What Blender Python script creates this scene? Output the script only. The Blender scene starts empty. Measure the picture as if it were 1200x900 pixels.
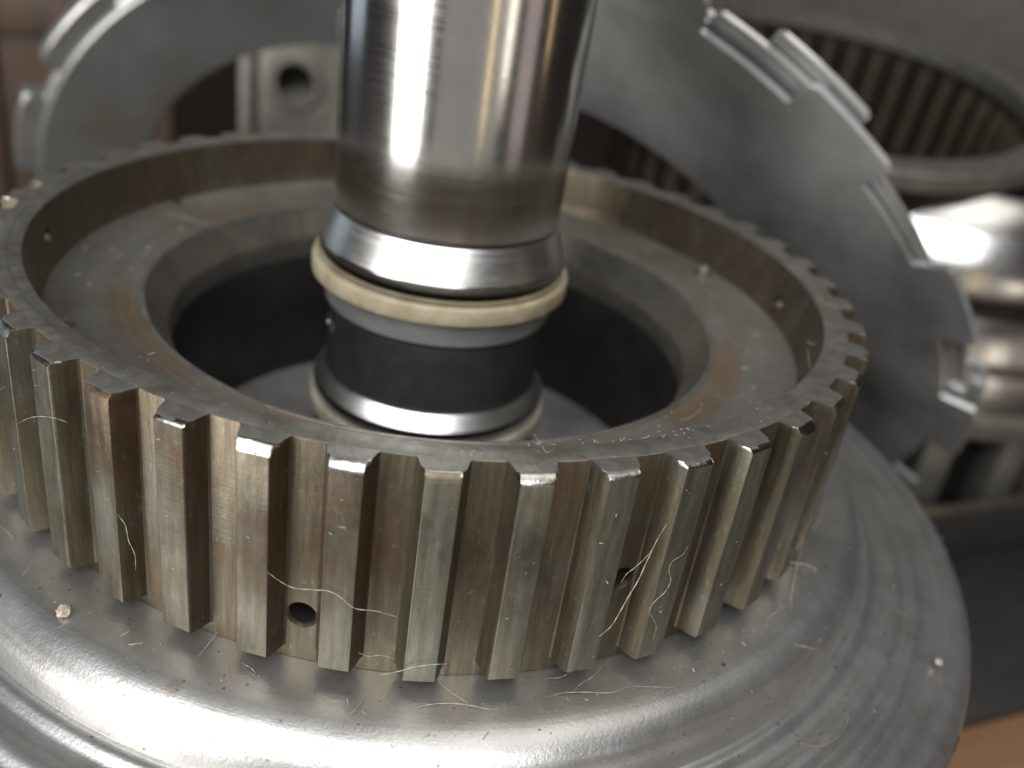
import bpy, bmesh, math, random
from mathutils import Vector, Matrix
from math import sin, cos, pi, radians

random.seed(7)
scene = bpy.context.scene
COL = scene.collection
U = 0.06                      # one modelling unit = 6 cm (root radius of the toothed hub)

# ------------------------------------------------------------------ camera
cam_data = bpy.data.cameras.new('Camera')
cam = bpy.data.objects.new('Camera', cam_data)
COL.objects.link(cam)
CX = Vector((0.98783807, 0.07253406, 0.13753094))
CD = Vector((0.15548617, -0.46082492, -0.87376452))
CF = Vector((0.0, 0.88452202, -0.46649844))
CPOS = Vector((0.2246, -2.22586, 0.80073))
cam.matrix_world = Matrix(((CX.x, -CD.x, -CF.x, CPOS.x * U), (CX.y, -CD.y, -CF.y, CPOS.y * U),
                           (CX.z, -CD.z, -CF.z, CPOS.z * U), (0, 0, 0, 1)))
cam_data.sensor_width = 36.0
cam_data.lens = 36.0 * 1091.67 / 1200.0
cam_data.clip_start = 0.002
cam_data.clip_end = 20.0
cam_data.dof.use_dof = True
cam_data.dof.focus_distance = 1.62 * U
cam_data.dof.aperture_fstop = 16.5
scene.camera = cam

# ------------------------------------------------------------------ world and lamps
world = bpy.data.worlds.new('World')
scene.world = world
world.use_nodes = True
bg = world.node_tree.nodes['Background']
bg.inputs[0].default_value = (1.0, 0.93, 0.85, 1)
bg.inputs[1].default_value = 0.018

def area(name, az, el, dist, w, h, radiance, color, aim=(0, 0, -0.2)):
    """Lamp at azimuth az (0 = camera side, + = right), elevation el, dist and size in metres."""
    d = bpy.data.lights.new(name, 'AREA')
    d.shape = 'RECTANGLE'; d.size = w; d.size_y = h
    d.energy = radiance * w * h * pi
    d.color = color
    o = bpy.data.objects.new(name, d); COL.objects.link(o)
    a, e = radians(az), radians(el)
    p = Vector((sin(a) * cos(e), -cos(a) * cos(e), sin(e))) * dist
    t = Vector(aim) * U
    o.location = p + t
    o.rotation_euler = (-p).to_track_quat('-Z', 'Y').to_euler()
    return o

area('lamp_overhead', -12, 43, 1.1, 1.4, 0.70, 6.5, (0.97, 0.99, 1.0))
area('lamp_ceiling', 75, 72, 1.3, 0.8, 0.7, 2.1, (1.0, 0.97, 0.93))
area('lamp_window', -41, -2, 1.0, 0.42, 0.62, 9.5, (1.0, 0.98, 0.95))
area('lamp_room_fill', 14, -8, 1.6, 1.7, 0.9, 0.26, (1.0, 0.96, 0.92))  # unseen soft fill behind the camera, added to grey the shaft's middle
area('lamp_side_left', -108, 0, 0.9, 0.36, 0.5, 0.6, (0.74, 0.86, 1.0))
area('lamp_warm_tube', 29, -2, 0.9, 0.028, 0.45, 2.6, (1.0, 0.74, 0.36))
area('lamp_fill_right', 44, -4, 1.3, 0.14, 0.36, 2.4, (1.0, 0.90, 0.78))  # unseen fill, added to brighten the polished housing at right back
area('lamp_warm_tube_far', 84, -2, 0.9, 0.03, 0.5, 1.8, (1.0, 0.68, 0.40))
area('lamp_side_right', 64, -4, 1.0, 0.26, 0.5, 0.40, (0.96, 0.78, 0.78))  # unseen, added to give the shaft its dim purplish reflection

scene.view_settings.view_transform = 'Standard'
scene.view_settings.look = 'None'
scene.view_settings.gamma = 1.0
scene.view_settings.exposure = 0.08
scene.view_settings.use_curve_mapping = False
scene.render.engine = 'CYCLES'
scene.cycles.use_denoising = True
scene.cycles.max_bounces = 8
scene.cycles.glossy_bounces = 6

# ------------------------------------------------------------------ materials
def new_mat(name):
    m = bpy.data.materials.new(name); m.use_nodes = True
    nt = m.node_tree
    return m, nt, nt.nodes['Principled BSDF']

class N:
    """Small helper for building node graphs in modelling units."""
    def __init__(s, nt, per_object=False):
        s.nt = nt
        tc = nt.nodes.new('ShaderNodeTexCoord')
        mp = nt.nodes.new('ShaderNodeVectorMath'); mp.operation = 'SCALE'
        nt.links.new(tc.outputs['Object'], mp.inputs[0]); mp.inputs['Scale'].default_value = 1.0 / U
        s.v = mp.outputs[0]
        if per_object:
            oi = nt.nodes.new('ShaderNodeObjectInfo')
            mu = nt.nodes.new('ShaderNodeMath'); mu.operation = 'MULTIPLY'; mu.inputs[1].default_value = 57.0
            nt.links.new(oi.outputs['Random'], mu.inputs[0])
            s.w = mu.outputs[0]
        else:
            s.w = None
    def L(s, a, b): s.nt.links.new(a, b)
    def noise(s, scale, stretch=(1, 1, 1), detail=4, rough=0.55, seed=0.0):
        mp = s.nt.nodes.new('ShaderNodeVectorMath'); mp.operation = 'MULTIPLY'
        s.L(s.v, mp.inputs[0]); mp.inputs[1].default_value = stretch
        n = s.nt.nodes.new('ShaderNodeTexNoise'); n.noise_dimensions = '4D'
        s.L(mp.outputs[0], n.inputs['Vector'])
        n.inputs['Scale'].default_value = scale; n.inputs['Detail'].default_value = detail
        n.inputs['Roughness'].default_value = rough
        if s.w is not None:
            ad = s.nt.nodes.new('ShaderNodeMath'); ad.inputs[1].default_value = seed
            s.L(s.w, ad.inputs[0]); s.L(ad.outputs[0], n.inputs['W'])
        else:
            n.inputs['W'].default_value = seed
        return n.outputs['Fac']
    def vor(s, scale, stretch=(1, 1, 1), rnd=1.0):
        mp = s.nt.nodes.new('ShaderNodeVectorMath'); mp.operation = 'MULTIPLY'
        s.L(s.v, mp.inputs[0]); mp.inputs[1].default_value = stretch
        n = s.nt.nodes.new('ShaderNodeTexVoronoi')
        s.L(mp.outputs[0], n.inputs['Vector']); n.inputs['Scale'].default_value = scale
        n.inputs['Randomness'].default_value = rnd
        return n
    def ramp(s, f, stops):
        r = s.nt.nodes.new('ShaderNodeValToRGB')
        while len(r.color_ramp.elements) < len(stops): r.color_ramp.elements.new(0.5)
        for e, (p, c) in zip(r.color_ramp.elements, stops):
            e.position = p; e.color = c if len(c) == 4 else (*c, 1)
        s.L(f, r.inputs[0]); return r.outputs[0]
    def rng(s, f, a, b, lo, hi):
        r = s.nt.nodes.new('ShaderNodeMapRange'); s.L(f, r.inputs[0])
        r.inputs[1].default_value = a; r.inputs[2].default_value = b
        r.inputs[3].default_value = lo; r.inputs[4].default_value = hi
        return r.outputs[0]
    def mix(s, f, a, b, mode='MIX'):
        m = s.nt.nodes.new('ShaderNodeMix'); m.data_type = 'RGBA'; m.blend_type = mode
        if isinstance(f, (int, float)): m.inputs[0].default_value = f
        else: s.L(f, m.inputs[0])
        for i, x in ((6, a), (7, b)):
            if isinstance(x, tuple): m.inputs[i].default_value = (*x, 1)
            else: s.L(x, m.inputs[i])
        return m.outputs[2]
    def math(s, op, a, b):
        m = s.nt.nodes.new('ShaderNodeMath'); m.operation = op
        for i, x in ((0, a), (1, b)):
            if isinstance(x, (int, float)): m.inputs[i].default_value = x
            else: s.L(x, m.inputs[i])
        return m.outputs[0]
    def sep(s):
        n = s.nt.nodes.new('ShaderNodeSeparateXYZ'); s.L(s.v, n.inputs[0]); return n.outputs
    def radius(s):
        x = s.sep(); a = s.math('MULTIPLY', x[0], x[0]); b = s.math('MULTIPLY', x[1], x[1])
        return s.math('SQRT', s.math('ADD', a, b), 0.0)
    def turned(s, scale, seed=0.0):
        cb = s.nt.nodes.new('ShaderNodeCombineXYZ'); s.L(s.radius(), cb.inputs[0]); s.L(s.sep()[2], cb.inputs[2])
        n = s.nt.nodes.new('ShaderNodeTexNoise'); s.L(cb.outputs[0], n.inputs['Vector'])
        n.inputs['Scale'].default_value = scale; n.inputs['Detail'].default_value = 5; n.inputs['Roughness'].default_value = .65
        return n.outputs['Fac']
    def bump(s, h, bsdf, strength, dist):
        b = s.nt.nodes.new('ShaderNodeBump'); b.inputs['Strength'].default_value = strength
        b.inputs['Distance'].default_value = dist * U
        s.L(h, b.inputs['Height']); s.L(b.outputs[0], bsdf.inputs['Normal'])

def tooth_steel(name, per_object, dark, mid_, light, rough=(0.34, 0.52)):
    m, nt, b = new_mat(name); n = N(nt, per_object)
    streak = n.noise(11, (6, 6, 0.45), 7, 0.7, 1.0)
    patch = n.noise(3.4, (1, 1, 0.8), 5, 0.65, 4.0)
    fine = n.noise(75, (1, 1, 0.4), 4, 0.7, 9.0)
    c = n.ramp(streak, [(0.30, dark), (0.52, mid_), (0.75, light)])
    c = n.mix(n.rng(patch, 0.53, 0.68, 0.0, 0.7), c, (0.125, 0.074, 0.040))
    grime = n.noise(8, (1, 1, 0.7), 7, 0.75, 33.0)
    c = n.mix(n.rng(grime, 0.52, 0.70, 0.0, 0.7), c, (0.055, 0.042, 0.028))
    green = n.noise(5.0, (1, 1, 0.6), 3, 0.5, 21.0)
    c = n.mix(n.rng(green, 0.58, 0.72, 0.0, 0.5), c, (0.21, 0.235, 0.21))
    c = n.mix(n.rng(fine, 0.60, 0.74, 0.0, 0.45), c, (0.36, 0.335, 0.29))
    n.L(c, b.inputs['Base Color'])
    b.inputs['Metallic'].default_value = 0.85
    n.L(n.rng(n.noise(14, (1, 1, 0.5), 5, 0.65, 3.0), 0.3, 0.7, rough[0], rough[1]), b.inputs['Roughness'])
    cutm = n.noise(22, (0.3, 0.3, 9), 3, 0.6, 17.0)
    h = n.math('ADD', n.math('ADD', n.math('MULTIPLY', streak, 0.35), n.math('MULTIPLY', fine, 0.5)), n.math('MULTIPLY', cutm, 0.25))
    n.bump(h, b, 0.28, 0.005)
    return m

def web_steel():
    m, nt, b = new_mat('web_steel'); n = N(nt)
    mott = n.noise(5, (1, 1, 1), 6, 0.65, 2.0); fine = n.noise(70, (1, 1, 1), 4, 0.7, 5.0)
    c = n.ramp(mott, [(0.3, (0.19, 0.175, 0.15)), (0.55, (0.30, 0.285, 0.255)), (0.75, (0.38, 0.365, 0.33))])
    r = n.radius()
    ring = n.math('MULTIPLY', n.rng(r, 0.695, 0.73, 0.0, 1.0), n.rng(r, 0.76, 0.81, 1.0, 0.0))
    x = n.sep()
    side = n.rng(n.noise(1.6, (1, 1, 1), 2, 0.5, 11.0), 0.42, 0.60, 0.0, 1.0)
    c = n.mix(n.math('MULTIPLY', n.math('MULTIPLY', ring, side), 0.8), c, (0.27, 0.155, 0.075))
    rust = n.noise(2.3, (1, 1, 1), 5, 0.6, 15.0)
    c = n.mix(n.rng(rust, 0.56, 0.70, 0.0, 0.6), c, (0.20, 0.12, 0.075))
    c = n.mix(n.rng(fine, 0.62, 0.76, 0.0, 0.5), c, (0.5, 0.48, 0.44))
    n.L(c, b.inputs['Base Color'])
    b.inputs['Metallic'].default_value = 0.75
    tm = n.turned(70)
    n.L(n.rng(n.math('ADD', n.math('MULTIPLY', mott, .5), n.math('MULTIPLY', tm, .5)), 0.3, 0.7, 0.56, 0.34), b.inputs['Roughness'])
    n.bump(n.math('ADD', n.math('ADD', mott, n.math('MULTIPLY', fine, 0.5)), n.math('MULTIPLY', tm, .8)), b, 0.25, 0.005)
    return m

def drum_metal():
    m, nt, b = new_mat('drum_metal'); n = N(nt)
    big = n.noise(2.2, (1, 1, 1), 4, 0.55, 1.0); mid = n.noise(14, (1, 1, 1), 5, 0.65, 3.0); fine = n.noise(120, (1, 1, 1), 3, 0.6, 6.0)
    c = n.ramp(big, [(0.35, (0.44, 0.435, 0.42)), (0.65, (0.58, 0.575, 0.56))])
    c = n.mix(n.rng(mid, 0.35, 0.72, 0.0, 0.35), c, (0.30, 0.285, 0.26))
    v = n.vor(13, (1, 1, 1)); vs = n.noise(6, (1, 1, 1), 2, 0.5, 31.0); wob = n.math('MULTIPLY', n.math('SUBTRACT', n.noise(45, (1, 1, 1), 2, .5, 77.0), .5), .16)
    spot = n.math('MULTIPLY', n.rng(n.math('ADD', v.outputs['Distance'], wob), 0.035, 0.065, 1.0, 0.0), n.rng(vs, 0.47, 0.52, 0.0, 1.0))
    c = n.mix(n.math('MULTIPLY', spot, 0.85), c, (0.055, 0.045, 0.035))
    v2 = n.vor(34, (1, 1, 1)); vs2 = n.noise(7, (1, 1, 1), 2, 0.5, 41.0)
    spot2 = n.math('MULTIPLY', n.rng(n.math('ADD', v2.outputs['Distance'], wob), 0.06, 0.12, 1.0, 0.0), n.rng(vs2, 0.42, 0.50, 0.0, 1.0))
    c = n.mix(n.math('MULTIPLY', spot2, 0.6), c, (0.10, 0.085, 0.07))
    yel = n.vor(5.5, (1, 1, 1))
    c = n.mix(n.math('MULTIPLY', n.rng(yel.outputs['Distance'], 0.05, 0.13, 1.0, 0.0), 0.45), c, (0.34, 0.25, 0.13))
    n.L(c, b.inputs['Base Color'])
    tm = n.turned(55)
    smear = n.noise(5, (1, 1, 1), 7, 0.75, 51.0)
    b.inputs['Metallic'].default_value = 0.89
    n.L(n.rng(n.math('ADD', n.math('MULTIPLY', smear, .7), n.math('MULTIPLY', tm, .3)), 0.35, 0.65, 0.29, 0.44), b.inputs['Roughness'])
    h = n.math('ADD', n.math('MULTIPLY', mid, 0.12), n.math('ADD', n.math('MULTIPLY', tm, 0.25), n.math('MULTIPLY', fine, 0.30)))
    n.bump(h, b, 0.30, 0.006)
    return m

def shaft_steel(name, base, r0, r1, band=False):
    m, nt, b = new_mat(name); n = N(nt)
    rings = n.noise(16, (0.12, 0.12, 22), 5, 0.65, 2.0); scr = n.noise(30, (0.6, 0.6, 3), 5, 0.7, 8.0)
    mott = n.noise(8, (1, 1, 1), 4, 0.6, 3.0)
    c = n.mix(n.rng(mott, 0.4, 0.75, 0.0, 0.35), base, tuple(x * 0.7 for x in base))
    rr = n.rng(n.math('ADD', n.math('MULTIPLY', rings, 0.6), n.math('MULTIPLY', scr, 0.4)), 0.35, 0.7, r0, r1)
    if band:
        z = n.sep()[2]
        zz = n.math('ADD', z, n.math('MULTIPLY', n.math('SUBTRACT', mott, 0.5), 0.02))
        worn = n.rng(zz, 0.165, 0.185, 1.0, 0.0)
        line = n.math('MULTIPLY', n.rng(zz, 0.150, 0.162, 0.0, 1.0), n.rng(zz, 0.175, 0.19, 1.0, 0.0))
        rr = n.math('ADD', rr, n.math('MULTIPLY', worn, 0.12))
        c = n.mix(n.math('MULTIPLY', line, 0.35), c, (0.20, 0.175, 0.15))
    n.L(c, b.inputs['Base Color']); n.L(rr, b.inputs['Roughness'])
    b.inputs['Metallic'].default_value = 1.0
    n.bump(n.math('ADD', n.math('MULTIPLY', rings, 0.7), n.math('MULTIPLY', scr, 0.3)), b, 0.018, 0.003)
    return m

def simple(name, base, rough, metal=0.0, var=0.3, scale=8, bump=0.1, alt=None, stretch=(1, 1, 1), per_object=False):
    m, nt, b = new_mat(name); n = N(nt, per_object)
    f = n.noise(scale, stretch, 5, 0.6, 3.0)
    alt = alt or tuple(x * (1 - var) for x in base)
    c = n.mix(n.rng(f, 0.35, 0.68, 0.0, 1.0), base, alt)
    n.L(c, b.inputs['Base Color'])
    n.L(n.rng(n.noise(scale * 2.3, stretch, 4, 0.6, 12.0), 0.3, 0.7, rough * 0.85, rough * 1.2), b.inputs['Roughness'])
    b.inputs['Metallic'].default_value = metal
    if bump: n.bump(n.noise(scale * 5, stretch, 4, 0.6, 5.0), b, bump, 0.01)
    return m

M_TOOTH = tooth_steel('tooth_flank', True, (0.064, 0.052, 0.035), (0.115, 0.095, 0.065), (0.172, 0.147, 0.107))  # brown varnish, darkened as well to stand for shade on the flanks
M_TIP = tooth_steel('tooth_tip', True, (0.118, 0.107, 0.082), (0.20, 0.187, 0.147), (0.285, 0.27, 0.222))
M_RIM = tooth_steel('rim_steel', False, (0.080, 0.064, 0.044), (0.135, 0.111, 0.078), (0.195, 0.166, 0.125))
M_WEB = web_steel()
M_DRUM = drum_metal()
M_SHAFT = shaft_steel('shaft_polished', (0.72, 0.71, 0.69), 0.14, 0.23, True)
M_COLLAR = shaft_steel('collar_steel', (0.70, 0.69, 0.67), 0.26, 0.42)
M_DARKJ = simple('dark_journal', (0.075, 0.072, 0.068), 0.36, 0.7, 0.3, 10, 0.05)
M_WELL = simple('well_metal', (0.36, 0.35, 0.33), 0.50, 0.6, 0.35, 6, 0.1)
M_BORE = simple('bore_shade_metal', (0.040, 0.037, 0.033), 0.42, 0.6, 0.4, 8, 0.1)  # near-black base paints the shade inside bore, oil holes and drum slots
M_SEAL = simple('seal_cream', (0.385, 0.335, 0.235), 0.55, 0.0, 0.3, 16, 0.2, (0.25, 0.195, 0.115))
M_SEAL2 = simple('seal_grey', (0.36, 0.335, 0.27), 0.55, 0.0, 0.3, 16, 0.2, (0.22, 0.19, 0.14))
M_HAIR = simple('hair_fibre', (0.36, 0.31, 0.235), 0.45, 0.0, 0.25, 20, 0.0, None, (1, 1, 1), True)
M_DUST = simple('dust', (0.33, 0.30, 0.26), 0.8, 0.0, 0.3, 20, 0.0)
M_CRUMB = simple('crumb', (0.55, 0.45, 0.36), 0.5, 0.2, 0.4, 30, 0.3)
M_PLATE = simple('plate_steel', (0.66, 0.655, 0.64), 0.22, 0.60, 0.45, 1.5, 0.05, (0.20, 0.195, 0.18))  # broad light and dark mottling stands in for reflections on the plates
M_PLATEL = simple('plate_steel_reflect_tint', (0.34, 0.38, 0.38), 0.38, 0.8, 0.3, 1.3, 0.03, (0.27, 0.225, 0.18))  # blue-grey and brown patches paint the reflections that tint this plate
M_EDGE = simple('plate_edge', (0.52, 0.51, 0.48), 0.34, 0.85, 0.25, 8, 0.1)
M_CAST = simple('cast_metal', (0.20, 0.188, 0.165), 0.5, 0.7, 0.3, 10, 0.3)
M_FARD = simple('far_drum_steel', (0.72, 0.70, 0.67), 0.22, 1.0, 0.3, 4, 0.03, None, (1, 1, 6))
M_FARI = simple('far_drum_inside', (0.030, 0.024, 0.018), 0.5, 0.7, 0.4, 6, 0.1)  # near-black base paints the shade inside the open drum
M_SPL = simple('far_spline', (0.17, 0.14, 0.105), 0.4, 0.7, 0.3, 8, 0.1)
M_BLACK = simple('black_plastic', (0.022, 0.021, 0.020), 0.5, 0.0, 0.3, 12, 0.15)
M_WOOD = simple('bench_wood', (0.022, 0.015, 0.010), 0.6, 0.0, 0.3, 3, 0.2, (0.010, 0.007, 0.005), (0.6, 6, 6))
M_BOARD = simple('pale_wood', (0.22, 0.12, 0.062), 0.6, 0.0, 0.3, 3, 0.2, (0.20, 0.10, 0.05), (0.6, 6, 6))
M_WORN = simple('worn_edge', (0.54, 0.52, 0.48), 0.24, 1.0, 0.5, 26, 0.12, None, (1, 1, 1), True)
M_TOP = simple('ground_face', (0.29, 0.28, 0.255), 0.44, 0.76, 0.35, 18, 0.15, (0.175, 0.16, 0.135))
M_COVER = simple('cover_metal', (0.085, 0.078, 0.066), 0.6, 0.6, 0.3, 4, 0.1)
M_LAND = simple('satin_land', (0.76, 0.75, 0.72), 0.36, 0.75, 0.25, 12, 0.05)
M_LIP = simple('lip_chamfer', (0.26, 0.242, 0.21), 0.42, 0.85, 0.3, 10, 0.1)
M_LIPS = shaft_steel('lip_polished', (0.52, 0.51, 0.49), 0.09, 0.15)
M_CRATE = simple('crate_wood', (0.060, 0.034, 0.018), 0.65, 0.0, 0.3, 3, 0.2, (0.030, 0.016, 0.009), (5, 5, 0.6), True)

# ------------------------------------------------------------------ helpers
def finish(me, mat, angle=35):
    bm = bmesh.new(); bm.from_mesh(me)
    bmesh.ops.recalc_face_normals(bm, faces=bm.faces); bm.to_mesh(me); bm.free()
    me.materials.append(mat)
    for p in me.polygons: p.use_smooth = True
    me.set_sharp_from_angle(angle=radians(angle))
    me.update()

def mk(name, verts, faces, mat, parent=None, angle=35):
    me = bpy.data.meshes.new(name)
    me.from_pydata([(x * U, y * U, z * U) for x, y, z in verts], [], faces)
    finish(me, mat, angle)
    o = bpy.data.objects.new(name, me); COL.objects.link(o)
    if parent is not None: o.parent = parent
    return o

def link(name, me, parent=None):
    o = bpy.data.objects.new(name, me); COL.objects.link(o)
    if parent is not None: o.parent = parent
    return o

def tag(o, label=None, cat=None, group=None, kind=None):
    if label: o['label'] = label
    if cat: o['category'] = cat
    if group: o['group'] = group
    if kind: o['kind'] = kind
    return o

def empty(name, label, cat, mat=None, loc=(0, 0, 0), group=None):
    o = bpy.data.objects.new(name, None); COL.objects.link(o)
    o.empty_display_size = 0.01
    if mat is not None: o.matrix_world = mat
    else: o.location = Vector(loc) * U
    return tag(o, label, cat, group)

def lathe_data(profile, seg, closed=True, center=(0, 0), wob=0.0):
    """Solid of revolution about z. closed: profile is a loop (ring body)."""
    vs, fs = [], []; n = len(profile)
    for i in range(seg):
        a = 2 * pi * i / seg
        for r, z in profile: vs.append((center[0] + r * cos(a), center[1] + r * sin(a), z))
    for i in range(seg):
        j = (i + 1) % seg
        for k in range(n if closed else n - 1):
            l = (k + 1) % n
            fs.append((i * n + k, j * n + k, j * n + l, i * n + l))
    return vs, fs

def lathe(name, profile, mat, parent=None, seg=160, closed=True, angle=35):
    vs, fs = lathe_data(profile, seg, closed)
    return mk(name, vs, fs, mat, parent, angle)

def box_data(x0, x1, y0, y1, z0, z1):
    v = [(x, y, z) for x in (x0, x1) for y in (y0, y1) for z in (z0, z1)]
    f = [(0, 1, 3, 2), (4, 6, 7, 5), (0, 4, 5, 1), (2, 3, 7, 6), (0, 2, 6, 4), (1, 5, 7, 3)]
    return v, f

def bevel_box(name, x0, x1, y0, y1, z0, z1, mat, parent=None, bev=0.02):
    bm = bmesh.new()
    v, f = box_data(x0, x1, y0, y1, z0, z1)
    vv = [bm.verts.new(Vector(p) * U) for p in v]
    for q in f: bm.faces.new([vv[i] for i in q])
    bmesh.ops.bevel(bm, geom=list(bm.edges), offset=bev * U, segments=2, affect='EDGES', profile=0.5)
    me = bpy.data.meshes.new(name); bm.to_mesh(me); bm.free(); finish(me, mat)
    return link(name, me, parent)

def cut(o, cutters):
    """Boolean difference, applied; the cutters are removed again."""
    for c in cutters:
        md = o.modifiers.new('cut', 'BOOLEAN'); md.operation = 'DIFFERENCE'; md.object = c; md.solver = 'EXACT'
    bpy.context.view_layer.update()
    dg = bpy.context.evaluated_depsgraph_get()
    me = bpy.data.meshes.new_from_object(o.evaluated_get(dg))
    o.modifiers.clear(); old = o.data; me.name = old.name; o.data = me
    while len(me.materials) > 1: me.materials.pop()
    for p in me.polygons: p.use_smooth = True; p.material_index = 0
    me.set_sharp_from_angle(angle=radians(32))
    for c in cutters:
        d = c.data; bpy.data.objects.remove(c); bpy.data.meshes.remove(d)

def cyl_cutter(p, direction, r, length, seg=28, r2=None):
    d = Vector(direction).normalized(); q = d.to_track_quat('Z', 'Y').to_matrix()
    vs = []
    for s in (-1, 1):
        for i in range(seg):
            a = 2 * pi * i / seg
            k = r if s < 0 or r2 is None else r2
            vs.append(tuple(Vector(p) + q @ Vector((k * cos(a), k * sin(a), s * length / 2))))
    fs = [tuple(range(seg - 1, -1, -1)), tuple(range(seg, 2 * seg))]
    fs += [(i, (i + 1) % seg, seg + (i + 1) % seg, seg + i) for i in range(seg)]
    return mk('cutter', vs, fs, M_BORE)

def frame_matrix(c, th, ph):
    n = Vector((sin(th) * cos(ph), sin(th) * sin(ph), cos(th)))
    u = Vector((0, 0, 1)).cross(n).normalized(); w = n.cross(u)
    return Matrix(((u.x, w.x, n.x, c[0] * U), (u.y, w.y, n.y, c[1] * U), (u.z, w.z, n.z, c[2] * U), (0, 0, 0, 1)))

# ------------------------------------------------------------------ setting: the bench
TZ = -2.19
v, f = box_data(-16, 16, -2.6, 26, TZ - 0.5, TZ)
tag(mk('bench_top', v, f, M_WOOD), kind='structure', label='brown wooden bench top under the transmission parts')

# ------------------------------------------------------------------ drum under the hub
drum = empty('transmission_drum', 'large domed grey metal drum carrying the toothed hub', 'drum', loc=(0, 0, TZ))
DZ = -TZ
sh = [(1.09 + .108 * sin(t), -.4665 - .095 * (1 - cos(t))) for t in [.15 + i * (1.48 - .15) / 8 for i in range(9)]]
prof = [(.654, -.680), (.654, -.470), (.660, -.4665), (1.06, -.4665), (1.09, -.4667)] + sh + [
    (1.200, -.568), (1.206, -.571), (1.214, -.570), (1.224, -.5735), (1.233, -.581), (1.242, -.586), (1.262, -.588),
    (1.280, -.5885), (1.292, -.5905), (1.302, -.5960), (1.310, -.6030), (1.318, -.6050), (1.328, -.6030), (1.338, -.6025), (1.350, -.6050), (1.359, -.6120), (1.367, -.6145), (1.378, -.6125), (1.392, -.6130), (1.402, -.6165), (1.408, -.6180), (1.414, -.6140),
    (1.420, -.600), (1.434, -.5985), (1.450, -.604), (1.466, -.616), (1.479, -.634), (1.486, -.655), (1.489, -.69),
    (1.490, -.75), (1.490, TZ + .06), (1.470, TZ + .002), (.654, TZ + .002)]
prof = [(r, z + DZ) for r, z in prof]
shell = lathe('shell', prof, M_DRUM, drum, 240)
cs = []
for k in range(6):
    a = radians(-32.5 + 60 * k)
    c0 = Vector((1.53 * cos(a), 1.53 * sin(a), DZ - .915))
    q = Matrix.Rotation(a, 3, 'Z')
    vs, fs = box_data(-.062, .07, -.06, .06, -.27, .27)
    cs.append(mk('cutter', [tuple(c0 + q @ Vector(p)) for p in vs], fs, M_BORE))
for c in cs: c.location = drum.location
cut(shell, cs)
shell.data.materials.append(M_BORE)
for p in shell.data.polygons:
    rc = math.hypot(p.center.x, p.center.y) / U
    if rc < .66 or (1.45 < rc < 1.4868 and -1.25 < p.center.z / U - DZ < -.66): p.material_index = 1  # bore and slot walls take the painted shade
lathe('well_floor', [(.24, -.668 + DZ), (.56, -.668 + DZ), (.60, -.665 + DZ), (.6535, -.665 + DZ), (.6535, -.70 + DZ), (.24, -.70 + DZ)], M_WELL, drum, 128)

# ------------------------------------------------------------------ toothed hub
NT = 44; STEP = 2 * pi / NT; PH0 = -2.1468565
hub = empty('toothed_hub', 'brown-stained steel clutch hub with 44 straight external teeth around its rim', 'gear hub', loc=(0, 0, -.466))
HZ = .466
rim = lathe('rim', [(r, z + HZ) for r, z in [
    (1.0, -.4655), (1.0, -.0042), (.9988, -.0014), (.9965, 0), (.974, 0), (.971, -.0022), (.951, -.0030), (.9455, -.0055), (.9430, -.010),
    (.9405, -.02), (.931, -.105), (.928, -.125), (.922, -.137), (.905, -.160), (.905, -.4655)]], M_RIM, hub, 264)
cuts = []
def radial_hole(k, z, r):
    a = PH0 + k * STEP
    c = cyl_cutter((0.955 * cos(a), 0.955 * sin(a), z), (cos(a), sin(a), 0), r, 0.24)
    cuts.append(c)
    if z < -.2: cuts.append(cyl_cutter((1.0 * cos(a), 1.0 * sin(a), z), (cos(a), sin(a), 0), r * .97, .020, 28, r * 1.36))
radial_hole(3.5, -.3635, .0245); radial_hole(7.5, -.268, .0215)
for k in (11.5, 15.5, 19.5, 23.5, 27.5, 31.5, 35.5, 39.5, 43.5): radial_hole(k, -.34, .0235)
radial_hole(38.5, -.072, .019); radial_hole(16.5, -.098, .020); radial_hole(27.5, -.075, .019)
cut(rim, cuts)
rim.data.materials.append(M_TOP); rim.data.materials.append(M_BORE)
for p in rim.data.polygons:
    if .912 * U < math.hypot(p.center.x, p.center.y) < .9895 * U and p.center.z < (HZ - .2) * U and p.center.z > .02 * U: p.material_index = 2  # hole walls blackened to paint their inner shade
    if p.normal.z > .7 and p.center.z > (HZ - .02) * U: p.material_index = 1

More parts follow.
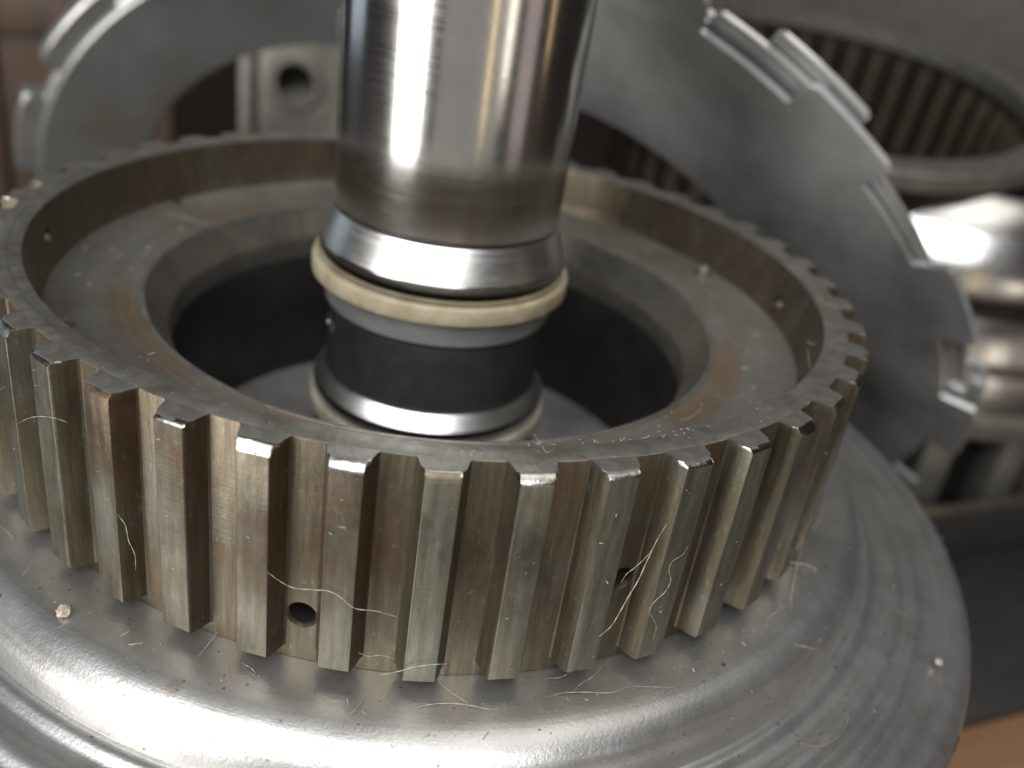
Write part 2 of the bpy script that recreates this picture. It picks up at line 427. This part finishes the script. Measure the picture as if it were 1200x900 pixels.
# tooth outline, half of it: (angle offset, radius) from the groove fillet to the tip
RT = 1.0464
HALF = [(.0462, .9965), (.0432, 1.0006), (.0405, 1.0030), (.0385, 1.0085), (.0340, 1.026), (.0275, 1.0425), (.0262, 1.0455), (.0246, 1.0464)]
def tooth_mesh(k):
    rnd = random.Random(100 + k)
    ch = .0105 * rnd.uniform(.45, 1.45); cr = .0110 * rnd.uniform(.55, 1.5)
    wL, wR = rnd.uniform(.96, 1.04), rnd.uniform(.96, 1.04)
    tip = rnd.uniform(-.0012, .0008)
    pts = [(-a * wL, r) for a, r in HALF] + [(-.008, RT), (.008, RT)] + [(a * wR, r) for a, r in reversed(HALF)]
    pts = [(-.0462 * wL, .990)] + pts + [(.0462 * wR, .990)]
    wear = rnd.choice((.12, .12, .3, .5, .7))
    nick = [rnd.uniform(-.0022, .0022) for _ in pts]
    layers = []
    zb = .438 + rnd.uniform(-.004, .004)
    for dz, dr in ((-zb, .004), (-zb + .003, .001), (-zb + .006, 0), (-.30, 0), (-.15, 0), (-ch * 1.25, 0), (-ch * .95, cr * .10), (-ch * .5, cr * .42), (-ch * .12, cr * .9), (-.0004, cr * 1.15)):
        top = dz > -.05
        layers.append([(t, min(r, RT - dr - (max(0, nick[i]) if top and dr > 0 else 0)) + (tip if r > 1.03 else 0), dz + (nick[i] * .6 if top and dr > 0 and dz < -.002 else 0)) for i, (t, r) in enumerate(pts)])
    n = len(pts); vs = [(r * cos(t), r * sin(t), z + HZ) for lay in layers for t, r, z in lay]
    fs = []
    for l in range(len(layers) - 1):
        for i in range(n - 1): fs.append((l * n + i, l * n + i + 1, (l + 1) * n + i + 1, (l + 1) * n + i))
    fs.append(tuple(range(n - 1, -1, -1))); fs.append(tuple((len(layers) - 1) * n + i for i in range(n)))
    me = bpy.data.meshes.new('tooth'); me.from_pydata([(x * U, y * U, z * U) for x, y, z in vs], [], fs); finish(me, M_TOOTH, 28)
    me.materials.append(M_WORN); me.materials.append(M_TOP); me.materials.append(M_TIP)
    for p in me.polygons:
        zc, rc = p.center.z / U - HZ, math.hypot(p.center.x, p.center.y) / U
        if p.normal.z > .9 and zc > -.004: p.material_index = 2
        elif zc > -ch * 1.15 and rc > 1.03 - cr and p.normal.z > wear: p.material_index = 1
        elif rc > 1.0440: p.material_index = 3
    return me
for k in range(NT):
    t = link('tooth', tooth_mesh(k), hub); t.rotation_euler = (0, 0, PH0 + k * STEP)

web = lathe('web', [(r, z + HZ) for r, z in [
    (.934, -.137), (.918, -.1415), (.90, -.1450), (.85, -.1465), (.80, -.1450), (.775, -.1465), (.74, -.1500), (.7165, -.1510), (.7165, -.26), (.76, -.30), (.934, -.30)]], M_WEB, hub, 200)
def z_hole(k, r, z, rad, depth=.05):
    a = PH0 + k * STEP
    return cyl_cutter((r * cos(a), r * sin(a), z), (0, 0, 1), rad, depth)
cut(web, [z_hole(41.1, .872, -.145, .017), z_hole(34.05, .905, -.145, .021), z_hole(19.0, .881, -.145, .024, .03)])
a = PH0 + 19.0 * STEP
pin = lathe('dowel_pin', [(0.0001, .030), (.013, .030), (.0165, .0265), (.0165, -.02), (.0001, -.02)], M_WEB, hub, 28, False)
pin.location = Vector((.881 * cos(a), .881 * sin(a), -.152 + HZ)) * U
for k, z in ((38.5, -.072), (16.5, -.098)):
    a = PH0 + k * STEP
    p = lathe('wall_pin', [(0.0001, .012), (.009, .012), (.012, .009), (.012, -.02), (.0001, -.02)], M_EDGE, hub, 20, False)
    p.location = Vector((.948 * cos(a), .948 * sin(a), z - .006 + HZ)) * U
    p.rotation_euler = Vector((-cos(a), -sin(a), 0)).to_track_quat('Z', 'Y').to_euler()
lathe('bore_lip', [(r, z + HZ) for r, z in [(.7164, -.1500), (.7075, -.1500), (.7060, -.1535), (.664, -.214), (.658, -.222), (.655, -.232), (.655, -.285), (.7164, -.285)]], M_LIP, hub, 200)
lathe('lip_edge', [(r, z + HZ) for r, z in [(.7180, -.1495), (.7165, -.1468), (.7125, -.1458), (.7085, -.1468), (.7066, -.1500), (.7072, -.1512), (.7180, -.1512)]], M_TOP, hub, 200)
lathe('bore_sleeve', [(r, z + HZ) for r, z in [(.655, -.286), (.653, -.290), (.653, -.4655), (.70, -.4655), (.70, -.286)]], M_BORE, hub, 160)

# ------------------------------------------------------------------ shaft through the bore
shaft = empty('input_shaft', 'polished steel shaft rising through the hub with two cream seal rings', 'shaft', loc=(0, 0, -.665))
SZ = .665
def sl(name, p, mat, seg=128): return lathe(name, [(r, z + SZ) for r, z in p], mat, shaft, seg)
sl('polished_journal', [(.05, .090), (.2762, .090), (.2778, .0925), (.2781, .097), (.2783, .18), (.2784, .1812), (.2784, .184), (.2786, .1855), (.2815, .60), (.2835, 1.10), (.283, 1.52), (.268, 1.55), (.05, 1.55)], M_SHAFT, 160)
sl('neck', [(.05, .0895), (.268, .0895), (.268, .080), (.05, .080)], M_DARKJ, 96)
sl('collar', [(.05, .0835), (.2725, .0835), (.2770, .082), (.2800, .077), (.3035, .0095), (.3055, .0050), (.3060, .0035), (.05, .0035)], M_COLLAR)
sl('polished_lip', [(.05, .0033), (.3064, .0033), (.3078, .0012), (.3080, -.001), (.3080, -.0385), (.3066, -.0405), (.285, -.0405), (.05, -.0405)], M_LIPS)
sl('seal_ring', [(.288, -.0455), (.3195, -.0455), (.3218, -.0475), (.3228, -.051), (.3230, -.082), (.3220, -.0865), (.3195, -.0885), (.288, -.0885)], M_SEAL, 160)
sl('ring_groove', [(.05, -.0400), (.2875, -.0400), (.2875, -.0960), (.05, -.0960)], M_DARKJ, 96)
sl('lower_land', [(.05, -.0945), (.2860, -.0945), (.2880, -.097), (.2882, -.100), (.2875, -.1520), (.2840, -.1575), (.2755, -.1605), (.05, -.1605)], M_LAND)
dj = sl('dark_journal', [(.05, -.1600), (.2685, -.1600), (.2690, -.1690), (.2735, -.1720), (.2748, -.176), (.2760, -.330), (.2780, -.339), (.2805, -.3445), (.05, -.3445)], M_DARKJ)
sl('lower_collar', [(.05, -.3440), (.2795, -.3440), (.2820, -.3465), (.3045, -.3790), (.3060, -.3815), (.05, -.3815)], M_COLLAR)
sl('polished_lip', [(.05, -.3817), (.3066, -.3817), (.3074, -.3832), (.3076, -.386), (.3076, -.4060), (.3060, -.4085), (.05, -.4085)], M_LIPS)
sl('seal_ring', [(.290, -.4210), (.3120, -.4210), (.3142, -.423), (.3150, -.427), (.3152, -.456), (.3140, -.4605), (.290, -.4615)], M_SEAL2, 160)
sl('foot_land', [(.05, -.4080), (.291, -.4080), (.291, -.4620), (.300, -.4640), (.302, -.467), (.302, -.655), (.315, -.6650), (.05, -.6650)], M_DARKJ)
ap = radians(-158)
port = lathe('oil_port', [(.0190, .004), (.0245, .0045), (.0275, .001), (.028, -.012), (.015, -.012), (.016, -.002)], M_COLLAR, shaft, 32)
port.location = Vector((.2715 * cos(ap), .2715 * sin(ap), -.228 + SZ)) * U
port.rotation_euler = Vector((cos(ap), sin(ap), 0)).to_track_quat('Z', 'Y').to_euler()
port.scale = (1.5, 0.8, 1)

# ------------------------------------------------------------------ plates behind
def ring_plate_mesh(name, Ri, Ro, Rtab, ntab, half, phase, t, mat, zoff=0.0, bev=.008):
    per = 24; vs = []; fs = []; angs = []
    pitch = 2 * pi / ntab
    for k in range(ntab):
        c = phase + k * pitch
        if ntab > 1 and Rtab > Ro:
            hs = half * .93
            angs += [(c - half, Ro), (c - hs - .001, Rtab - .012), (c - hs + .012, Rtab)]
            angs += [(c + x * hs, Rtab) for x in (-.5, -.2, .2, .5)]
            angs += [(c + hs - .012, Rtab), (c + hs + .001, Rtab - .012), (c + half, Ro)]
            g = pitch - 2 * half
            angs += [(c + half + g * x, Ro) for x in (.2, .4, .6, .8)]
        else:
            angs += [(c + pitch * i / per, Ro) for i in range(per)]
    n = len(angs)
    def loop(f, z): 
        b = len(vs)
        for a, r in angs:
            rr = f(r); vs.append((rr * cos(a), rr * sin(a), z + zoff))
        return b
    ls = [loop(lambda r: Ri, -t + bev), loop(lambda r: Ri, -bev), loop(lambda r: Ri + bev, 0), loop(lambda r: r - bev, 0),
          loop(lambda r: r, -bev), loop(lambda r: r, -t + bev), loop(lambda r: r - bev, -t), loop(lambda r: Ri + bev, -t)]
    for a, b in zip(ls, ls[1:] + ls[:1]):
        for i in range(n):
            j = (i + 1) % n; fs.append((a + i, a + j, b + j, b + i))
    return vs, fs

MR = frame_matrix((.598, 1.9075, -.6431), 2.194, -2.238)
S_ = 1.13
def tabbed(label, off, phase, rt, ri, ntab=14, half=6.5, ro=1.372):
    m = MR @ Matrix.Translation((0, 0, -off * U))
    o = empty('clutch_plate', label, 'clutch plate', m, group='steel clutch plates leaning behind the hub')
    vs, fs = ring_plate_mesh('plate', ri * S_, ro * S_, rt * S_, ntab, radians(half), phase, .024, M_PLATE, 0, .004)
    mk('plate', vs, fs, M_PLATE, o, 20)
    return o
tabbed('front mirror-bright tabbed clutch plate leaning against the right back of the hub', 0, radians(44.8), 1.488, .79)
tabbed('middle clutch plate of the leaning stack, low step showing in the upper notch', .042, radians(56.2), 1.43, .80, 7, 8.0)
tabbed('rearmost clutch plate of the leaning stack, tall step showing in the upper notch',   .074, radians(50.5), 1.475, .80, 7, 7.0)

ML = frame_matrix((-1.0994, 3.0001, -.8699), 1.977, -1.124)
lp = empty('pressure_plate', 'broad grey ring plate standing behind the hub at left, notched rim', 'pressure plate', ML)
vs, fs = ring_plate_mesh('face_ring', .912, 1.4113, 0, 12, 0, 0, .16, M_PLATEL, 0, .012)
mk('face_ring', vs, fs, M_PLATEL, lp, 25)
vs, fs = ring_plate_mesh('notched_rim', 1.395, 1.43, 1.522, 14, radians(9.4), radians(169.6), .10, M_EDGE, -.030, .012)
mk('notched_rim', vs, fs, M_EDGE, lp, 25)

# cast housing seen through the left ring
ch = empty('cast_housing', 'grey cast housing with one round bolt hole seen through the left ring plate', 'housing', loc=(-1.35, 3.95, TZ))
CZ = -TZ
face = bevel_box('body', -.37, .75, -.18, .5, 0, CZ + .20, M_CAST, ch, .03)
hc = cyl_cutter((-1.35 - .075, 3.95 - .18, -.47), (.25, -1, .35), .115, .5)
cut(face, [hc])
bevel_box('rib', -.43, -.33, -.235, .3, 0.001, CZ + .22, M_CAST, ch, .025)
lathe_o = lathe('boss', [(.125, 0), (.165, 0), (.18, -.012), (.185, -.05), (.125, -.05)], M_CAST, ch, 40)
lathe_o.location = Vector((-.075, -.20, CZ - .475)) * U
lathe_o.rotation_euler = Vector((0, -1, 0)).to_track_quat('Z', 'Y').to_euler()

# open drum with inner splines at right back
MD = frame_matrix((1.859, 3.89, .077), .18, -pi / 2)
od = empty('open_drum', 'shiny open steel drum with splined dark inside at right back', 'drum', MD)
lathe('rim', [(1.225, 0), (1.39, 0), (1.405, -.012), (1.41, -.04), (1.41, -.10), (1.225, -.10)], M_CAST, od, 128)
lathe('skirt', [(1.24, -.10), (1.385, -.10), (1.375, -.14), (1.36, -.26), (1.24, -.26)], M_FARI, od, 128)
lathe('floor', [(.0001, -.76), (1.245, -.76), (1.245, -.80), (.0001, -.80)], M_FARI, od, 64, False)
sp = [(1.175, -.018), (1.175, .018), (1.2445, .036), (1.2445, -.036)]
vs = [(r, y, z) for z in (-.14, -.75) for r, y in sp]
fs = [(0, 1, 2, 3), (7, 6, 5, 4)] + [(i, (i + 1) % 4, 4 + (i + 1) % 4, 4 + i) for i in range(4)]
sp_me = None
for k in range(42):
    if sp_me is None:
        s0 = mk('spline', vs, fs, M_SPL, od, 25); sp_me = s0.data; o = s0
    else: o = link('spline', sp_me, od)
    o.rotation_euler = (0, 0, 2 * pi * k / 42)
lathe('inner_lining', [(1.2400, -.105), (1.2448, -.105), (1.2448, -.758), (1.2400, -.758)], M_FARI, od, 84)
ph_ = empty('polished_housing', 'bright polished round housing with a ribbed foot under the open drum at right', 'housing', loc=(2.62, 4.0, TZ))
def HP(p): return [(r, z - TZ) for r, z in p]
lathe('dome', HP([(1.27, -.30), (1.30, -.26), (1.36, -.30), (1.44, -.38), (1.51, -.49), (1.55, -.61), (1.57, -.72), (1.565, -.74), (1.27, -.76)]), M_FARD, ph_, 128)  # bulging profile shaped to catch a highlight from the overhead lamp
lathe('dark_groove', HP([(1.27, -.745), (1.52, -.745), (1.52, -.835), (1.27, -.835)]), M_FARI, ph_, 128)
lathe('lower_band', HP([(1.27, -.83), (1.54, -.83), (1.575, -.85), (1.61, -.93), (1.63, -1.06), (1.60, -1.08), (1.60, -1.12), (1.64, -1.14), (1.66, -1.26), (1.66, -1.36), (1.27, -1.36)]), M_FARD, ph_, 128)
lathe('flange', HP([(1.0, -1.362), (1.69, -1.362), (1.72, -1.38), (1.72, -1.47), (1.70, -1.49), (1.0, -1.49)]), M_CAST, ph_, 128)
lathe('foot_core', HP([(1.0, -1.492), (1.50, -1.492), (1.50, TZ + .002), (1.0, TZ + .002)]), M_FARI, ph_, 96)
pm = None
for k in range(24):
    a = 2 * pi * k / 24
    if pm is None: o = bevel_box('rib', -.08, .10, -.085, .085, .003, -1.493 - TZ, M_CAST, ph_, .02); pm = o.data
    else: o = link('rib', pm, ph_)
    o.location = Vector((1.58 * cos(a), 1.58 * sin(a), 0)) * U; o.rotation_euler = (0, 0, a)

# big cover leaning behind the open drum
CF_ = frame_matrix((3.6, 6.1, .61), radians(86), radians(-118))
cv = empty('round_cover', 'dull grey-brown round cover plate standing behind the open drum at top right', 'cover', CF_)
lathe('disc', [(.0001, 0), (2.70, 0), (2.76, -.02), (2.78, -.06), (2.78, -.2), (.0001, -.2)], M_COVER, cv, 96, False)

# black tray and wood behind
tr = empty('black_tray', 'black plastic tray with a worn grey edge on the bench at right', 'tray', loc=(2.60, .90, TZ))
tr.rotation_euler = (0, 0, radians(25))
bevel_box('tray_body', -.35, 1.9, 0, .95, .002, .12, M_BLACK, tr, .03)
bevel_box('tray_back', -.35, 1.9, .95, 1.02, .003, .42, M_BLACK, tr, .025)
bevel_box('worn_edge', -.36, 1.91, .955, 1.015, .421, .445, M_SPL, tr, .01)

wb = bevel_box('wood_board', 0, 2.4, 0, .9, 0, .06, M_BOARD)
wb.location = Vector((2.0, -.25, TZ + .001)) * U; wb.rotation_euler = (0, 0, radians(25))
tag(wb, 'light brown flat board in the lower right corner beside the drum', 'board')

crate = empty('wooden_crate', 'dark brown wooden crate boards behind the left ring plate', 'crate', loc=(-3.6, 5.2, TZ))
crate.rotation_euler = (0, 0, radians(12))
bm_me = None
for i, (x, w, h) in enumerate(((-1.2, .62, 2.7), (-.53, .60, 2.75), (.12, .62, 2.68))):
    b = bevel_box('board', x, x + w, -.03 * (i % 2), .10 - .03 * (i % 2), .002, h, M_CRATE, crate, .015)
bevel_box('batten', -1.25, .76, -.13, -.035, 1.50, 1.80, M_CRATE, crate, .02)

# ------------------------------------------------------------------ small things: crumbs, lint, hairs
def crumb(label, p, s, seed):
    rnd = random.Random(seed); bm = bmesh.new()
    bmesh.ops.create_icosphere(bm, subdivisions=2, radius=s * U)
    for v in bm.verts: v.co *= rnd.uniform(.75, 1.2); v.co.z *= .8
    me = bpy.data.meshes.new('crumb'); bm.to_mesh(me); bm.free(); finish(me, M_CRUMB, 20)
    o = link('crumb', me); o.location = Vector(p) * U
    return tag(o, label, 'crumb', 'grit crumbs on the drum')
crumb('shiny pale crumb against the left front teeth of the hub', (-.5147, -.8813 - .10, -.4665 + .008), .013, 1)
crumb('small tan crumb on the outer right lip of the drum', (1.2751, -.5831, -.598), .009, 2)

def hair_mesh(pts, w):
    P = [Vector(p) for p in pts]; P = [P[0] * 2 - P[1]] + P + [P[-1] * 2 - P[-2]]
    out = []
    for i in range(1, len(P) - 2):
        a, b, c, d = P[i - 1:i + 3]
        for j in range(5):
            t = j / 5; out.append(.5 * ((2 * b) + (c - a) * t + (2 * a - 5 * b + 4 * c - d) * t * t + (3 * b - 3 * c + d - a) * t ** 3))
    out.append(P[-2]); n = len(out); vs = []; fs = []
    for i, p in enumerate(out):
        tdir = (out[min(i + 1, n - 1)] - out[max(i - 1, 0)]).normalized()
        x = tdir.cross(Vector((.3, .2, 1))).normalized(); y = tdir.cross(x)
        r = w * .5 * (.25 + .75 * sin(pi * (i + .6) / (n + .2)) ** .8) * (.8 + .35 * sin(i * 1.7 + w * 5000))
        for k in range(5):
            a = 2 * pi * k / 5; vs.append(tuple(p + (x * cos(a) + y * sin(a)) * r))
    for i in range(n - 1):
        for k in range(5): fs.append((i * 5 + k, i * 5 + (k + 1) % 5, i * 5 + 5 + (k + 1) % 5, i * 5 + 5 + k))
    fs.append((4, 3, 2, 1, 0)); fs.append(tuple((n - 1) * 5 + k for k in range(5)))
    return vs, fs
HAIRS=[
('curved cream hair across two teeth above the round oil hole',0.0042,[(-0.1256,-1.0409,-0.2403),(-0.1031,-1.0442,-0.253),(-0.0793,-1.0469,-0.2604),(-0.0475,-1.0493,-0.2557),(-0.0189,-1.0503,-0.2526),(0.0015,-1.0503,-0.2631),(0.0252,-1.0496,-0.2811),(0.0592,-1.0476,-0.2815),(0.0952,-1.0442,-0.2903)]),
('short pale hair low in the groove right of the oil hole',0.0025,[(0.0366,-1.0479,-0.38),(0.0548,-1.0488,-0.3832),(0.0748,-1.0476,-0.3782),(0.1012,-1.0436,-0.3844)]),
('thick white straight hair at the foot of a front tooth',0.0045,[(0.075,-1.0458,-0.426),(0.1066,-1.0445,-0.4125),(0.1319,-1.0422,-0.3993),(0.1603,-1.0376,-0.3918),(0.189,-1.0313,-0.3899)]),
('thin kinked hair running down from the teeth onto the drum',0.003,[(0.1662,-0.989,-0.464),(0.1845,-1.0095,-0.4624),(0.2052,-1.0273,-0.4605),(0.225,-1.039,-0.4607),(0.235,-1.0459,-0.4616),(0.2349,-1.0676,-0.4653)]),
('bright arched hair lying on the drum shoulder in front',0.0045,[(0.1455,-1.0702,-0.4653),(0.1648,-1.062,-0.4616),(0.1994,-1.0529,-0.4597),(0.2352,-1.0496,-0.4596),(0.2656,-1.0494,-0.4616),(0.2899,-1.0453,-0.4649)]),
('faint bent hair below the thick white hair',0.002,[(0.1022,-1.0059,-0.4647),(0.092,-1.043,-0.4602),(0.0899,-1.0634,-0.4598),(0.096,-1.0852,-0.4641)]),
('long white hair slanting past the small oil hole',0.0048,[(0.5237,-0.9084,-0.1129),(0.5125,-0.9157,-0.1461),(0.5035,-0.9215,-0.1899),(0.4964,-0.9258,-0.2298),(0.4852,-0.9317,-0.2659),(0.4764,-0.9358,-0.2997),(0.4667,-0.9399,-0.3302),(0.4489,-0.9476,-0.3512)]),
('hair hooked into the small oil hole',0.003,[(0.5077,-0.9174,-0.1661),(0.4986,-0.924,-0.1814),(0.4825,-0.9331,-0.1998),(0.4711,-0.9383,-0.2111),(0.4658,-0.9393,-0.2303)]),
('wavy hair hanging on the tooth right of the small oil hole',0.0027,[(0.577,-0.8755,-0.1776),(0.5712,-0.88,-0.1943),(0.5539,-0.8916,-0.2039),(0.5517,-0.8935,-0.2221),(0.5609,-0.8881,-0.2483),(0.5567,-0.8909,-0.2726),(0.541,-0.9004,-0.2897),(0.5346,-0.9039,-0.3122),(0.5483,-0.8951,-0.3378),(0.5589,-0.8878,-0.3631),(0.5595,-0.8867,-0.3958)]),
('curved hair tucked under the front teeth',0.003,[(0.371,-0.9539,-0.4645),(0.3957,-0.9503,-0.4606),(0.4143,-0.9348,-0.4594),(0.4305,-0.9166,-0.4611),(0.4472,-0.9055,-0.4642)]),
('slanting hair below the small oil hole on the drum',0.003,[(0.5005,-0.8662,-0.465),(0.4794,-0.8973,-0.4612),(0.4592,-0.9338,-0.4594),(0.434,-0.9591,-0.4608),(0.4221,-0.9749,-0.4642)]),
('long wavy hair along the drum shoulder',0.0035,[(0.3728,-0.9995,-0.4641),(0.4032,-0.9846,-0.4625),(0.4403,-0.9768,-0.4604),(0.4843,-0.9703,-0.4598),(0.5104,-0.9549,-0.4617),(0.5375,-0.9298,-0.4644)]),
('straight faint hair ending beside the wavy one',0.002,[(0.5306,-0.9396,-0.4645),(0.5555,-0.9392,-0.4607),(0.5814,-0.9347,-0.4607),(0.6156,-0.9244,-0.4663)]),
('upright bright strand of the crossed tuft on the right',0.009,[(0.9725,-0.3487,-0.4644),(0.9514,-0.4277,-0.4615),(0.9265,-0.4992,-0.4596),(0.9105,-0.5505,-0.4599),(0.8949,-0.6037,-0.4617),(0.8885,-0.6407,-0.4644)]),
('level bright strand of the crossed tuft on the right',0.0075,[(0.8782,-0.4682,-0.4642),(0.9006,-0.4822,-0.461),(0.9271,-0.4865,-0.4598),(0.9557,-0.4838,-0.4613),(0.9789,-0.4914,-0.4654)]),
('short white hair above the crossed tuft',0.007,[(1.0455,-0.2473,-0.4647),(1.025,-0.2931,-0.4591),(0.9991,-0.3315,-0.4643)]),
('curling hair below the crossed tuft',0.0045,[(0.8571,-0.5571,-0.4652),(0.8639,-0.5994,-0.462),(0.8642,-0.6352,-0.4598),(0.8531,-0.6652,-0.4594),(0.8293,-0.6897,-0.4613),(0.8215,-0.719,-0.4643)]),
('thin hair trailing from the crossed tuft',0.0028,[(0.8945,-0.6005,-0.4646),(0.8687,-0.6504,-0.4598),(0.8405,-0.6727,-0.4648)]),
('short straight bright hair on the right drum shoulder',0.0055,[(0.8816,-0.736,-0.4806),(0.9098,-0.7297,-0.4878),(0.9464,-0.7078,-0.5108)]),
('looped faint hair on the outer right of the drum',0.002,[(1.1516,-0.5277,-0.5854),(1.1747,-0.471,-0.5823),(1.2052,-0.4433,-0.5822),(1.2369,-0.4442,-0.5855),(1.2607,-0.4238,-0.5882),(1.2878,-0.3963,-0.5933)]),
('hooked fine hair on the lower right drum face',0.002,[(1.0124,-0.7693,-0.5861),(1.0017,-0.8249,-0.5846),(0.9589,-0.8794,-0.5836),(0.92,-0.9016,-0.5836),(0.89,-0.8949,-0.586)]),
('straight bright hair leaning by the left front teeth',0.004,[(-0.235,-0.9449,-0.4642),(-0.2381,-0.9936,-0.4591),(-0.2478,-1.0303,-0.465)]),
('upright short hair below the left front teeth',0.003,[(-0.1989,-1.0215,-0.4653),(-0.1864,-1.0619,-0.4594),(-0.1738,-1.0853,-0.4653)]),
('small curved white hair below the left front teeth',0.0035,[(-0.171,-1.0315,-0.464),(-0.1524,-1.042,-0.4599),(-0.1395,-1.0489,-0.4646)]),
('white hair stuck in a dark groove on the left',0.0038,[(-0.408,-0.9658,-0.2325),(-0.3919,-0.974,-0.2469),(-0.3864,-0.9769,-0.2768),(-0.3757,-0.9804,-0.3018),(-0.3769,-0.9784,-0.3378)]),
('short hair at the far left edge of the drum',0.003,[(-0.7463,-0.7754,-0.465),(-0.7132,-0.7995,-0.4597),(-0.6997,-0.8124,-0.4642)]),
('arched hair bridging two teeth at the far left',0.0035,[(-0.6609,-0.814,-0.1857),(-0.6138,-0.8518,-0.1426),(-0.5755,-0.8788,-0.1166),(-0.5385,-0.9013,-0.1004),(-0.5077,-0.9174,-0.094)]),
('slanting short hair on the bright drum shoulder',0.003,[(0.0593,-1.0586,-0.4654),(0.0495,-1.0904,-0.4604),(0.0379,-1.109,-0.4673)]),
('blurred pale hair on the web behind the bore',0.0045,[(-0.8304,0.2615,-0.14),(-0.7572,0.2432,-0.14),(-0.6758,0.2067,-0.14)]),
('small bright crescent hair on the web by the right front rim',0.004,[(0.5885,-0.4794,-0.143),(0.606,-0.4702,-0.143),(0.6228,-0.45,-0.143),(0.6432,-0.4169,-0.143)]),
('brown blurred hair against the inner wall at the back',0.003,[(0.5774,0.8305,-0.1),(0.5932,0.7098,-0.1),(0.608,0.5972,-0.1)]),
('tiny level hair at the inner right wall',0.003,[(0.8783,-0.2361,-0.02),(0.888,-0.2465,-0.02),(0.9031,-0.241,-0.02)]),
('tiny upright hair at the inner right wall',0.003,[(0.8742,-0.2744,-0.02),(0.8631,-0.3315,-0.02),(0.8537,-0.3978,-0.02)]),
('pale hair lying across the right rim top',0.003,[(0.9203,-0.0733,0.004),(0.9516,0.0114,0.004),(0.9629,-0.0344,0.004),(0.9856,-0.0472,0.004),(1.0244,-0.0371,0.004)]),
('fuzzy hair on the front rim below the shaft',0.003,[(0.2729,-0.8791,0.004),(0.2872,-0.908,0.004),(0.2968,-0.9319,0.004),(0.3076,-0.9207,0.004)]),
('faint hair near the bottom edge of the drum shoulder',0.0025,[(0.0062,-1.1823,-0.5131),(0.0126,-1.167,-0.4888),(0.0251,-1.1496,-0.4817)]),
('short curved hair under the right teeth',0.0025,[(0.7695,-0.6069,-0.465),(0.7877,-0.6279,-0.4602),(0.8193,-0.6008,-0.465)]),
]

for label, w, pts in HAIRS:
    c = sum((Vector(p) for p in pts), Vector()) / len(pts)
    vs, fs = hair_mesh([tuple(Vector(p) - c) for p in pts], w * .50)
    o = mk('hair', vs, fs, M_HAIR, None, 80); o.location = c * U
    tag(o, label, 'hair', 'loose hairs on the metal')

def drum_z(r):
    pr = [(r_, z_ - DZ) for r_, z_ in prof[3:-3]]
    for (a, za), (b, zb) in zip(pr, pr[1:]):
        if a <= r <= b: return za + (zb - za) * (r - a) / max(1e-6, b - a)
    return -.47
rnd = random.Random(11); vs = []; fs = []
def speck(p, s, d):
    b = len(vs); e = Vector((rnd.uniform(-1, 1), rnd.uniform(-1, 1), rnd.uniform(-.2, .3))).normalized() * d
    for q in ((s, 0, 0), (0, s, 0), (-s, 0, 0), (0, -s, 0), (0, 0, s), (0, 0, -s)):
        v = Vector(p) + Vector(q) + e * (1 if q[0] > 0 or q[1] > 0 else -1); vs.append(tuple(v))
    for t in ((0, 1, 4), (1, 2, 4), (2, 3, 4), (3, 0, 4), (1, 0, 5), (2, 1, 5), (3, 2, 5), (0, 3, 5)): fs.append(tuple(b + i for i in t))
for _ in range(520):
    a = radians(rnd.uniform(-165, 10)); r = rnd.choice((rnd.uniform(1.0, 1.2), rnd.uniform(1.01, 1.10), rnd.uniform(1.05, 1.47)))
    s = rnd.uniform(.0006, .0013) * rnd.choice((.7, 1, 1, 1.6))
    speck((r * cos(a), r * sin(a), drum_z(r) + s * .6), s, rnd.choice((0, 0, 0, s * 2, s * 5)))
for _ in range(300):
    a = rnd.uniform(-pi, pi); r = rnd.uniform(.72, .92); s = rnd.uniform(.0008, .002)
    speck((r * cos(a), r * sin(a), -.1465 + s), s, rnd.choice((0, s, s * 5)))
for _ in range(150):
    a = rnd.uniform(-pi, pi); r = rnd.uniform(.95, 1.0); s = rnd.uniform(.0005, .0010)
    speck((r * cos(a), r * sin(a), .0005 + s * .5), s, rnd.choice((0, 0, s * 2)))
for _ in range(36):
    a = radians(rnd.uniform(-75, -52)); r = rnd.uniform(.944, .962); s = rnd.uniform(.0006, .0012)
    speck((r * cos(a), r * sin(a), .001 + rnd.uniform(0, .006)), s, s * rnd.uniform(1, 5))
for _ in range(160):
    k = rnd.randrange(0, 44); a = PH0 + k * STEP + rnd.uniform(-.02, .02); s = rnd.uniform(.0007, .0014)
    speck((1.047 * cos(a), 1.047 * sin(a), rnd.uniform(-.42, -.02)), s, rnd.choice((0, s * 2, s * 5)))
tag(mk('lint', vs, fs, M_DUST), 'fine pale lint and dust sprinkled over hub and drum', 'dust', kind='stuff')
